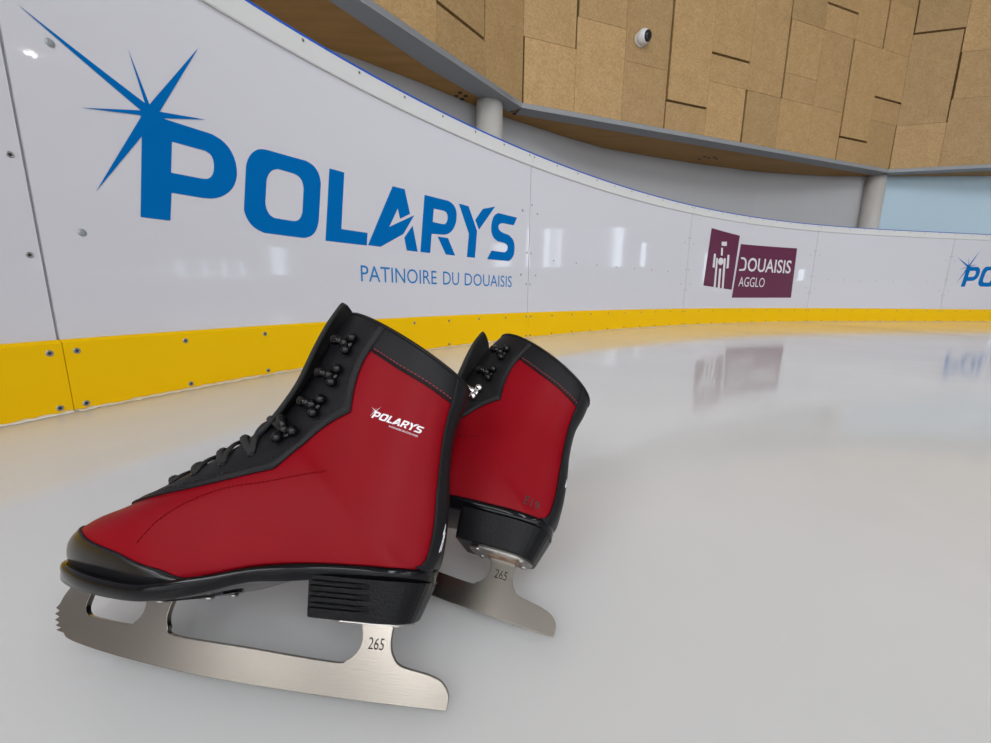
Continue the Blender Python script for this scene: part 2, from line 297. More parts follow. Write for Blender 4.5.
for i, lab in enumerate(plabels):
    a, b = SEAMS[i] + G / 2, SEAMS[i + 1] - G / 2
    c = bpos((a + b) / 2, 0)
    root = empty('rink_board', (0, 0, 0), lab, 'rink board', 'dasher boards around the ice')
    sweep('face_panel', a, b, [(0, .14), (0, .984), (-.006, .984), (-.006, .14)], M['board'], root)
    sweep('kick_plate', a - .0017, b + .0017, [(-.012, .001), (.010, .001), (.010, .146), (.004, .153), (-.012, .153)], M['yellow'], root)
    sweep('cap_rail', a - .0017, b + .0017, [(-.09, .980), (.007, .980), (.009, .984), (.009, 1.040), (.003, 1.046), (-.09, 1.046)], M['cap'], root)
    sweep('cap_edge', a - .0017, b + .0017, [(-.092, 1.044), (.0055, 1.044), (.0055, 1.051), (-.092, 1.053)], M['blue_edge'], root)
    sweep('back_frame', a - .0017, b + .0017, [(-.088, .0), (-.013, .0), (-.013, .15), (-.0065, .156), (-.0065, .978), (-.088, .978)], M['grey'], root)
    # frost and scraped snow along the foot of the kick plate
    n = int((b - a) / .012); fv = []
    for k in range(n):
        t = lerp(a, b, k / (n - 1)); wd = .006 + .011 * rng.random() + .005 * math.sin(t * 7); h = .004 * rng.random()
        fv += [bpos(t, .0005, .0102), bpos(t, .002 + h, .0106), bpos(t, .0008, .0106 + max(.003, wd))]
    obj('frost_line', fv, grid_faces(n, 3), M['snow'], root)
    # screws
    ss = [a + .019, b - .019]; s = SEAMS[i] + .238
    if i: 
        while s < b - .1: ss.append(s); s += .222
    for s in ss:
        for z in (.128, .013): screw_at(root, s, z, .010)
    s = SEAMS[i] + .017 + (.222 if i == 0 else 0)
    while s < b:
        if s > a + .012: screw_at(root, s, 1.030, .009, .0055)
        s += .2175
    for z in (.775, .502, .321):
        for s in ((a + .016, b - .016) if i > 1 else () ): screw_at(root, s, z, 0, .0055)
    for z in (.502, .321):
        if i < 2: screw_at(root, b - .016, z, 0, .006)
    for s in (a + .066, b - .066):
        for z in ((.731, .375) if i else ()): plug_at(root, s, z, .0078 if i < 2 else .006)
    if i in (2, 4):
        for k in range(1, 8): screw_at(root, a + .245 * k, .475, 0, .0055)
    if i == 1:
        on_board('logo_lettering', [flat_mesh(l) for l in LET], M['logo'], root)
        on_board('logo_star', [flat_mesh([Z['star']])], M['logo'], root, .0013)
        for wd, x0, x1 in TAG: on_board('tagline_lettering', [text_mesh(wd, x0, x1, .300, .362)], M['logo2'], root)
    if i == 5:
        on_board('logo_lettering', [flat_mesh(l) for l in LET], M['logo'], root, ds=8.067)
        on_board('logo_star', [flat_mesh([Z['star']])], M['logo'], root, .0013, ds=8.067)
        for wd, x0, x1 in TAG: on_board('tagline_lettering', [text_mesh(wd, x0, x1, .300, .362)], M['logo2'], root, ds=8.067)
    if i == 3:
        on_board('plum_field', [flat_mesh([Z['Q1']]), flat_mesh([Z['Q2']])], M['plum'], root)
        bx, bz = Z['belly'][0]
        cir = [(bx + .043 * math.cos(t * PI / 8), bz + .034 * math.sin(t * PI / 8)) for t in range(16)]
        on_board('figure_emblem', [flat_mesh([Z[k]]) for k in ('head', 'neck', 'arml', 'armr', 'leg1', 'leg2', 'leg3')] + [flat_mesh([cir])], M['white_print'], root, .0018)
        on_board('plum_lettering', [flat_mesh([Z['Dl']]), text_mesh('OUAISIS', 4.905, 5.60, .522, .660, bold=.012), text_mesh('AGGLO', 4.795, 5.213, .370, .466, bold=-.004)], M['white_print'], root, .0018)

# ------------------------------------------------------------------ floor and hall
def plane(name, pts, m, kind='structure', flip=False):
    o = obj(name, pts, [tuple(range(len(pts)))], m, None, False, recalc=False)
    if kind: o['kind'] = kind
    return o
plane('floor', [(-16, -18, 0), (24, -18, 0), (24, 14, 0), (-16, 14, 0)], M['ice'])

obj('line_marking', [(3.30, 4.35, .0006), (3.325, 4.35, .0006), (3.535, 2.4, .0006), (3.51, 2.4, .0006)], [(0, 1, 2, 3)], M['line'], bpy.data.objects['floor'], False)
# ---- cladding wall, soffit, columns behind the boards
ZW = 2.1
K1 = Vector((.225, 4.368, 0)); K2 = Vector((5.62, 6.276, 0))
d1 = (Vector((-.827, 2.988, 0)) - K1).normalized(); d3 = (Vector((6.74, 5.991, 0)) - K2).normalized(); d2 = (K2 - K1).normalized()
K0 = K1 + d1 * 5.75; K3 = K2 + d3 * 5.75
STEP = .285
def facet(name, A, d, npan, cuts, thick, L):
    """one straight stretch of panel wall. A start corner, d direction, strips .575 wide; cuts: strip -> joint heights; thick: wide open joints"""
    w = L / npan
    nrm = Vector((d.y, -d.x, 0));
    if nrm.y > 0: nrm = -nrm
    root = None
    mb = MB()
    def P(u, z, o): return A + d * u + nrm * o + Vector((0, 0, z))
    def slab(u0, u1, z0, z1, o0, o1):
        return [P(u, z, o) for u in (u0, u1) for o in (o0, o1) for z in (z0, z1)], boxv(0, 1, 0, 1, 0, 1)[1]
    v, f = slab(0, L, ZW, 6.6, -.16, -.035)
    root = obj(name, v, f, M['joint'], None, False); root['kind'] = 'structure'
    v, f = slab(0, L, ZW - .045, ZW, -.16, .0)
    obj('fascia', v, f, M['fascia'], root, False)
    for k in range(npan):
        zs = [ZW] + sorted(cuts.get(k, [])) + [6.6]
        for z0, z1 in zip(zs[:-1], zs[1:]):
            g = {'l': .0015, 'r': .0015, 'b': .0015, 't': .0015}
            zm = (z0 + z1) / 2
            for (kk, side, t0, t1) in thick:
                if kk == k and t0 - .02 <= zm <= t1 + .02: g[side] = .015
                if side == 'l' and kk - 1 == k and t0 - .02 <= zm <= t1 + .02: g['r'] = .015
                if side == 'b' and kk == k and abs(z0 - t0) < .05: g['b'] = .013
                if side == 'b' and kk == k and abs(z1 - t0) < .05: g['t'] = .013
            v, f = slab(k * w + g['l'], (k + 1) * w - g['r'], z0 + g['b'], z1 - g['t'], -.03, 0)
            obj('cladding_panel', v, f, M['osb'], root, False)
    return root, P
H = lambda n: ZW + STEP * n
facet('wall_back', K1, d2, 10,
 {0: [H(2), H(7)], 1: [H(3), H(6)], 2: [H(2), H(8)], 3: [H(1), H(9)], 4: [H(2), H(3)], 5: [H(2), H(7)], 6: [H(2), H(3), H(5), H(8)], 7: [H(2), H(5), H(6)], 8: [H(1), H(5), H(8)], 9: [H(2), H(3), H(5), H(7)]},
 [(1, 'l', H(2), H(7)), (3, 'l', H(1), H(9)), (3, 'b', H(1), 0), (4, 'b', H(3), 0), (5, 'l', H(0), H(2)), (6, 'l', H(2), H(5)), (7, 'b', H(6), 0), (8, 'l', H(1), H(5)), (8, 'b', H(1), 0), (9, 'l', H(5), H(7)), (9, 'b', H(3), 0), (9, 'r', H(0), H(2)), (0, 'l', H(0), H(3))], 5.722)
facet('wall_left', K1, d1, 10,
 {0: [H(3), H(6)], 1: [H(1), H(4)], 2: [H(2), H(5)], 3: [H(3), H(6)], 4: [H(1), H(5)], 5: [H(2)], 6: [H(3)], 7: [H(1)], 8: [H(2)], 9: [H(4)]},
 [(1, 'b', H(1), 0), (1, 'l', H(2), H(4)), (4, 'b', H(1), 0)], 5.75)
facet('wall_right', K2, d3, 10,
 {0: [H(2), H(6), H(9)], 1: [H(3), H(5)], 2: [H(2), H(5)], 3: [H(3), H(6)], 4: [H(1), H(5)], 5: [H(2)], 6: [H(3)], 7: [H(1)], 8: [H(2)], 9: [H(4)]},
 [(0, 'b', H(6), 0), (1, 'l', H(2), H(5)), (0, 'l', H(6), H(8))], 5.75)
# soffit: timber underside between the straight wall facets and the curved edge behind
near = [K0, Vector((-.827, 2.988, 0)), K1, K2, K3]
far_c = [(-3.9, 1.2), (-2.6, 2.45), (-1.7, 3.2), (-1.169, 3.57), (-.643, 4.007), (-.29, 4.34), (.053, 4.648), (.447, 4.918), (.776, 5.164), (1.366, 5.534), (1.91, 5.752), (2.439, 5.95), (2.788, 6.085), (3.815, 6.40), (4.6, 6.53), (5.111, 6.57), (5.5, 6.57), (5.86, 6.55), (7.32, 6.47), (9.0, 6.2), (11.4, 5.4)]
# resample both edges
def resample(pts, n):
    ls = [0]
    for a, b in zip(pts[:-1], pts[1:]): ls.append(ls[-1] + (Vector(b[:2]) - Vector(a[:2])).length)
    out = []
    for i in range(n):
        t = ls[-1] * i / (n - 1); j = 0
        while j < len(pts) - 2 and ls[j + 1] < t: j += 1
        q = (t - ls[j]) / (ls[j + 1] - ls[j]); out.append(Vector((lerp(pts[j][0], pts[j + 1][0], q), lerp(pts[j][1], pts[j + 1][1], q), 0)))
    return out
NB = 90
fc = resample(far_c, NB)
def nearest_on(poly, p):
    best = None
    for a, b in zip(poly[:-1], poly[1:]):
        ab = (b - a).to_2d(); t = max(0, min(1, (p - a).to_2d().dot(ab) / ab.length_squared)); q = a.lerp(b, t)
        dd = (q - p).to_2d().length
        if best is None or dd < best[0]: best = (dd, q)
    return best[1]
nc = [nearest_on(near, p) for p in fc]
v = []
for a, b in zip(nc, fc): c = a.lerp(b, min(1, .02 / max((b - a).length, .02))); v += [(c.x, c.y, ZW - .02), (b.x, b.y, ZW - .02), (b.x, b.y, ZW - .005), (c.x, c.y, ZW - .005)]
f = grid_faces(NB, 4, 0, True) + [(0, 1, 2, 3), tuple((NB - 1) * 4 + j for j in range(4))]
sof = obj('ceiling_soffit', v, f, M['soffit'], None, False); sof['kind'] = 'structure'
# grey steel strip along the left facet underside
gl = [(-1.9, 1.75), (-.995, 3.08), (-.592, 3.704), (-.161, 4.245), (.039, 4.331), (.225, 4.372)]
gn = [nearest_on(near, Vector((x, y, 0))) for x, y in gl]
v = []
for (x, y), b in zip(gl, gn): v += [(b.x, b.y, ZW - .030), (x, y, ZW - .030), (x, y, ZW - .015), (b.x, b.y, ZW - .015)]
o = obj('trim_1', v, grid_faces(len(gl), 4, 0, True) + [(0, 1, 2, 3), tuple((len(gl) - 1) * 4 + j for j in range(4))], M['fascia'], None, False); o['kind'] = 'structure'
for x, y in [(-.36, 4.14), (-.31, 4.20), (-.40, 4.20), (-.35, 4.26), (.12, 4.50), (.19, 4.53), (.16, 4.57), (.23, 4.55), (2.72, 5.78), (2.80, 5.83), (2.86, 5.80), (2.92, 5.86), (2.70, 5.88)]:
    mb = MB(); mb.disc_stack((x, y, ZW - .0195), (0, 0, -1), [(0, .022), (.003, .022)], 10); mb.obj('bolt_hole', M['bolt'], sof, False)
# painted walls under the soffit
def skirt(name, pts, m):
    v = []
    for p in pts: v += [(p[0], p[1], 0), (p[0], p[1], ZW)]
    o = obj(name, v, [(2 * i, 2 * i + 2, 2 * i + 3, 2 * i + 1) for i in range(len(pts) - 1)], m, None, False, recalc=False); o['kind'] = 'structure'
cut = min(range(NB), key=lambda i: abs(fc[i].x - 5.5))
skirt('wall_service', [p + Vector((-.004, .012, 0)) for p in fc[:cut + 1]], M['grey'])
skirt('wall_far', [p + Vector((0, .012, 0)) for p in fc[cut:]], M['pale'])
def column(x, y, r, label):
    root = empty('column', (x, y, 0), label, 'column', 'columns under the timber soffit')
    mb = MB(); mb.disc_stack((0, 0, 0), (0, 0, 1), [(0, r), (ZW - .03, r)], 40); mb.obj('shaft', M['column'], root)
    mb = MB(); mb.disc_stack((0, 0, ZW - .045), (0, 0, 1), [(0, r * .8), (.02, r * .8)], 30); mb.obj('cap_plate', M['dark'], root)
    for o in root.children: 
        for p in o.data.polygons: p.use_smooth = len(p.vertices) == 4
column(-.09, 4.30, .128, 'pale grey round column behind the boards, above the big blue logo')
column(5.66, 6.50, .122, 'pale round column above the boards at right, between grey and pale blue walls')
# security camera on the cladding
nf = Vector((d2.y, -d2.x, 0))
cc = K1 + d2 * 1.316 + Vector((0, 0, 2.891))
t = empty('security_camera', cc, 'white dome security camera with black lens on the wood panels', 'camera')
mb = MB(); mb.disc_stack((0, 0, 0), nf, [(0, .07), (.012, .07), (.02, .062)], 24); mb.obj('mount_base', M['cam_white'], t)
ba = nf * .055
mb = MB(); mb.sphere(ba, .072, 24); mb.obj('ball_housing', M['cam_white'], t)
ld = (nf + d2 * .32 + Vector((0, 0, -.22))).normalized()
mb = MB(); mb.disc_stack(ba + ld * .048, ld, [(0, .052), (.012, .051), (.022, .042), (.028, .02)], 24); mb.obj('lens_window', M['cam_black'], t)

# ---- the hall around (seen only in reflections)
def wall(name, x0, y0, x1, y1, z0, z1, m):
    return plane(name, [(x0, y0, z0), (x1, y1, z0), (x1, y1, z1), (x0, y0, z1)], m)
wall('wall_front', -16, -18, 24, -18, 0, 7, M['hall']); wall('wall_west', -16, -18, -16, 14, 0, 7, M['hall'])
wall('wall_east', 24, -18, 24, 14, 0, 7, M['hall']); wall('wall_north', -16, 14, 24, 14, 0, 7, M['hall'])
plane('ceiling', [(-16, -18, 7), (24, -18, 7), (24, 14, 7), (-16, 14, 7)], M['ceil'])
obj('paint_band', *boxv(23.90, 23.97, -17.9, 13.9, 1.3, 4.1), M['band'], bpy.data.objects['wall_east'], False)
wn = 0
for y0, y1, z0, z1 in [(5.64, 5.70, 2.0, 4.3), (5.33, 5.40, 2.0, 3.4), (3.70, 3.76, 1.2, 2.7), (-1.25, -.95, 1.2, 1.75), (3.19, 3.205, .95, 1.75), (3.295, 3.308, .95, 1.8), (3.405, 3.42, .95, 1.8), (3.515, 3.53, 1.0, 1.9),
                       (-9, -8, 1.2, 3.4), (-13, -12, 1.2, 3.4), (9, 10, 1.2, 3.4)]:
    wn += 1; o = obj('window_%d' % wn, *boxv(23.86, 23.91, y0, y1, z0, z1), M['window'], None, False); o['kind'] = 'structure'
for x in ():
    wn += 1; o = obj('window_%d' % wn, *boxv(x, x + 1.7, -17.98, -17.93, 1.2, 3.4), M['window'], None, False); o['kind'] = 'structure'
for x, y in ((16.66, 2.16), (16.80, 2.20), (16.76, 2.11)):
    obj('lamp_panel', *boxv(x - .05, x + .05, y - .02, y + .02, 6.9, 6.96), M['lamp'], bpy.data.objects['ceiling'], False)
L = bpy.data.lights.new('window_daylight', 'AREA'); L.shape = 'RECTANGLE'; L.size = 30; L.size_y = 3.6; L.energy = 1000; L.color = (.93, .97, 1)  # added fill light behind the camera, brightens ice under the skates and boards
o = bpy.data.objects.new('window_daylight', L); COL.objects.link(o); o.location = (1, -17.8, 3.2); o.rotation_euler = (PI / 2, 0, 0)
for lx, lw in ((-11, 560), (-5, 620), (1, 620), (7, 620), (13, 420), (19, 280)):
    L = bpy.data.lights.new('ceiling_strip', 'AREA'); L.shape = 'RECTANGLE'; L.size = 1.4; L.size_y = 13; L.energy = lw
    L.color = (.975, .985, 1.0)
    o = bpy.data.objects.new('ceiling_strip', L); COL.objects.link(o); o.location = (lx, -9.8, 6.85)

# ------------------------------------------------------------------ the skates
# boot skin: sections (front point, rear point, half width, flatness of the rear end), all in mm: s along the blade, w up
SEC = [
 ((286, 73), (285, 65.5), 7, 1), ((283.5, 82.5), (280, 64.5), 22, 1), ((277, 91.5), (268, 62.5), 31.5, 1), ((263, 100.5), (249, 60.5), 40, 1),
 ((245, 109), (224, 58), 45.5, 1), ((226, 121.5), (197, 56.5), 47.5, 1), ((207, 136.5), (167, 62.5), 45, 1), ((190, 152), (131, 72), 41, 1),
 ((178, 164), (92, 76.5), 38, 1), ((169, 175), (58, 77.3), 36, .97), ((165, 181), (36, 77.3), 35, .9), ((161, 187), (19, 78), 33.5, .35),
 ((155, 198), (14.5, 98), 32, .05), ((149, 212), (15, 124), 31.5, 0), ((143, 230), (17.5, 151), 32, 0), ((137, 251), (17, 179), 34.5, 0),
 ((131, 267), (11.5, 201), 37, 0), ((123.5, 281), (9, 216.5), 38.5, 0)]
NS = len(SEC) - 1
def secv(k):
    a, b, w, fl = SEC[max(0, min(NS, k))]; return (a[0], a[1], b[0], b[1], w, fl)
def sec(u):
    u = max(0., min(NS - 1e-6, u)); i = int(u); t = u - i
    p0, p1, p2, p3 = secv(i - 1), secv(i), secv(i + 1), secv(i + 2)
    return [.5 * (2 * p1[k] + (p2[k] - p0[k]) * t + (2 * p0[k] - 5 * p1[k] + 4 * p2[k] - p3[k]) * t * t + (3 * p1[k] - p0[k] - 3 * p2[k] + p3[k]) * t ** 3) for k in range(6)]
def skin(u, v):
    """boot surface. v in [-1,1]: 0 front ridge, +-1 rear / sole line; sign picks the side"""
    fs, fw, rs, rw, W, fl = sec(u); fl = max(0, min(1, fl)); a = abs(v); q = math.cos(PI * a)
    sn = max(0., math.sin(PI * a)) ** .92
    if q < 0:
        flat = 1 - .16 * q * q
        sn = (1 - fl) * sn + fl * flat
    t = W * sn * (1 if v >= 0 else -1); k = (1 - q) / 2
    return Vector((lerp(fs, rs, k), t, lerp(fw, rw, k)))
def skin_n(u, v):
    e = .02; e2 = .006
    a = skin(min(u + e, NS), v) - skin(max(u - e, 0), v); s = -1 if v < 0 else 1
    v0, v1 = max(min(v - e2, 1), -1), max(min(v + e2, 1), -1)
    if v >= 0: v0 = max(v0, 0) if v > e2 else v0
    b = skin(u, v1) - skin(u, v0); n = a.cross(b)
    if n.length < 1e-9: n = Vector((1, 0, 0))
    n.normalize()
    fs, fw, rs, rw, W, fl = sec(u); c = Vector(((fs + rs) / 2, 0, (fw + rw) / 2))
    if n.dot(skin(u, v) - c) < 0: n = -n
    return n
MM = .001
def sk(u, v, off=0.): return (skin(u, v) + skin_n(u, v) * off) * MM
# lookup (s,w) -> (u,|v|)
LUT = []
for i in range(0, NS * 14 + 1):
    for j in range(0, 101):
        u, v = i / 14, j / 100; p = skin(u, v); LUT.append((p.x, p.z, u, v))
def uv(s, w):
    return min(LUT, key=lambda e: (e[0] - s) ** 2 + (e[1] - w) ** 2)[2:]
def uvfine(s, w):
    u, v = uv(s, w)
    for _ in range(8):
        p = skin(u, v); du = skin(min(u + .02, NS), v) - p; dv = skin(u, min(v + .01, 1)) - p
        if u + .02 > NS: du = p - skin(u - .02, v)
        if v + .01 > 1: dv = p - skin(u, v - .01)
        a, b, c, d = du.x / .02, dv.x / .01, du.z / .02, dv.z / .01; det = a * d - b * c
        if abs(det) < 1e-6: break
        ex, ez = s - p.x, w - p.z
        u = max(0, min(NS, u + .7 * (d * ex - b * ez) / det)); v = max(.001, min(.999, v + .7 * (a * ez - c * ex) / det))
    return u, v
def interp(pairs, x):
    pairs = sorted(pairs)
    if x <= pairs[0][0]: return pairs[0][1]
    for (a, b), (c, d) in zip(pairs[:-1], pairs[1:]):
        if x <= c: return lerp(b, d, (x - a) / (c - a) if c > a else 0)
    return pairs[-1][1]
def catmull(pts, n=6, closed=False):
    out = []; N = len(pts)
    for i in range(N if closed else N - 1):
        g = (lambda k: pts[k % N]) if closed else (lambda k: pts[max(0, min(N - 1, k))])
        p0, p1, p2, p3 = g(i - 1), g(i), g(i + 1), g(i + 2)
        for j in range(n):
            t = j / n
            out.append(tuple(.5 * (2 * p1[k] + (p2[k] - p0[k]) * t + (2 * p0[k] - 5 * p1[k] + 4 * p2[k] - p3[k]) * t * t + (3 * p1[k] - p0[k] - 3 * p2[k] + p3[k]) * t ** 3) for k in range(len(p1))))
    if not closed: out.append(pts[-1])
    return out

_f1 = [(262, 103.2), (235, 106.2), (198.4, 114.8), (176.3, 121.5), (150.7, 130.4), (136.5, 134.8)]; _f2 = [(136.5, 134.8), (126, 149.5), (115.5, 164), (104, 174.5), (91.5, 182)]; _f3 = [(91.5, 182), (92.8, 197), (91.8, 213.4), (88.5, 226), (83.5, 236.5), (75.3, 252.6)]
FAC = [uvfine(*p) for p in catmull(_f1, 5)[:-1] + catmull(_f2, 6)[:-1] + catmull(_f3, 5)]
FAC = [(max(u, FAC[0][0] + .001 * i), v) for i, (u, v) in enumerate(FAC)]
BST = [uvfine(*p) for p in [(23.6, 80.5), (20.3, 89.9), (19.6, 105.6), (20.8, 127.7), (21.6, 153), (20.4, 182.7), (17.6, 199.3), (15.5, 219.5)]]
BND = [uvfine(*p) for p in [(90, 237), (83.3, 232.7), (58.9, 218.4), (36, 207.5), (17.6, 198.2), (12, 195.5)]]
TOE = [uvfine(*p) for p in [(284.0, 91.5), (269, 85.5), (247.9, 78.9), (216.6, 72.4), (187.6, 65.4), (172, 61.8)]]
U0F = FAC[0][0]
def vfac(u): return interp(FAC, u)
def vgap(u): return min(interp([(U0F, .02), (U0F + .8, .10), (8, .125), (11, .125), (NS - 1, .115), (NS, .10)], u), vfac(u) - .01)
def vbst(u): return interp(BST, u)
def uband(v): return interp([(b, a) for a, b in BND], v)
def utoe(v): return interp([(0, TOE[0][0] + .05)] + [(b, a) for a, b in TOE] + [(1, TOE[-1][0] + .1)], v)

def sheet(name, fn, nu, nv, off, thick, m, parent, edge=None):
    """overlay part: fn(i,j in 0..1)->(u,v); outer skin at off, turned in at its rim"""
    vs = []; 
    for i in range(nu):
        for j in range(nv):
            u, v = fn(i / (nu - 1), j / (nv - 1)); vs.append(sk(u, v, off))
    fs = grid_faces(nu, nv)
    rim = [i * nv for i in range(nu)] + [(nu - 1) * nv + j for j in range(1, nv)] + [i * nv + nv - 1 for i in range(nu - 2, -1, -1)] + [j for j in range(nv - 2, 0, -1)]
    o = len(vs)
    for r in rim:
        i, j = divmod(r, nv); u, v = fn(i / (nu - 1), j / (nv - 1)); vs.append(sk(u, v, off - thick))
    for a in range(len(rim)):
        b = (a + 1) % len(rim); fs.append((rim[a], rim[b], o + b, o + a))
    ob = obj(name, vs, fs, m, parent); 
    return ob
def thread(name, pts, m, parent, r=.35, dash=2.4, gap=1.5, off=1.0):
    """stitched seam: dashes lying on the skin along (u,v) polyline"""
    P = [sk(u, v, off) for u, v in pts]; mb = MB(); L = [0]
    for a, b in zip(P[:-1], P[1:]): L.append(L[-1] + (b - a).length)
    def at(d):
        for i in range(len(P) - 1):
            if d <= L[i + 1]: return P[i].lerp(P[i + 1], (d - L[i]) / max(1e-9, L[i + 1] - L[i]))
        return P[-1]
    d = 0
    while d + dash * MM < L[-1]:
        mb.tube([at(d), at(d + dash * MM / 2), at(d + dash * MM)], r * MM, 5); d += (dash + gap) * MM
    return mb.obj(name, m, parent)
def bead(name, pts, r, m, parent, off=.6):
    mb = MB(); mb.tube([sk(u, v, off) for u, v in pts], r * MM, 6); return mb.obj(name, m, parent)
def dense(pts, n):
    out = []
    for (a, b), (c, d) in zip(pts[:-1], pts[1:]):
        out += [(lerp(a, c, i / n), lerp(b, d, i / n)) for i in range(n)]
    return out + [pts[-1]]
# sole outline: s, half width, underside height, top height
SOLE = [(287.5, 3, 60, 67), (286, 11, 58, 66.3), (282.5, 19.5, 56, 65.6), (276.5, 27, 54, 64.6), (265.5, 34, 52, 63), (250, 40.5, 50, 61), (235, 44.5, 48.7, 59.3), (215, 47.3, 47.4, 57.6), (197, 48.5, 47, 57), (184, 48, 48.5, 58.5),
        (168, 46, 51.5, 62.5), (150, 43, 57, 66.5), (131, 40, 62.5, 71.5), (110, 37, 64.5, 75), (92, 33.8, 66.5, 76.8), (70, 32.2, 67, 77.6), (50, 31.2, 67, 77.8), (36, 28.5, 67, 77.8), (26, 23.5, 67, 77.8), (20, 16, 67, 77.8), (17, 8.5, 67, 77.8), (16, 3, 67, 77.8)]
BLADE = [('c', [(-.3, .5), (-.7, 7.6), (3.9, 13.8), (13.5, 17.1), (31.9, 20), (38.1, 24.6), (41.1, 31.5), (41.3, 40), (40.5, 45)]), ('l', [(63, 45)]),
         ('c', [(62, 40), (60.4, 32.7), (62.3, 25.8), (68.6, 20.3), (78.5, 18.3), (138.2, 20.9), (194.2, 23.4), (201.8, 28.4), (205.1, 34.8), (205.2, 42.8), (203, 50)]), ('l', [(222.5, 49)]),
         ('c', [(224.2, 42), (223.7, 35.1), (227.1, 29.3), (233, 27), (260.3, 29), (266.7, 31), (269.8, 35.1), (270.4, 40), (270, 46), (267, 54)]), ('l', [(286, 57)]),
         ('c', [(287.5, 48), (290.4, 41), (291, 35.4)]),
         ('l', [(292.6, 32.7), (288.6, 31.1), (291.2, 29), (286.6, 27.6), (289, 25.5), (284.6, 24), (286.6, 22.2), (281.2, 21.2), (284.3, 19.6)]),
         ('c', [(278.2, 18.6), (269.1, 14.6), (230.3, 9), (167.9, 3.6), (96.5, 1.1), (42.8, .4)])]

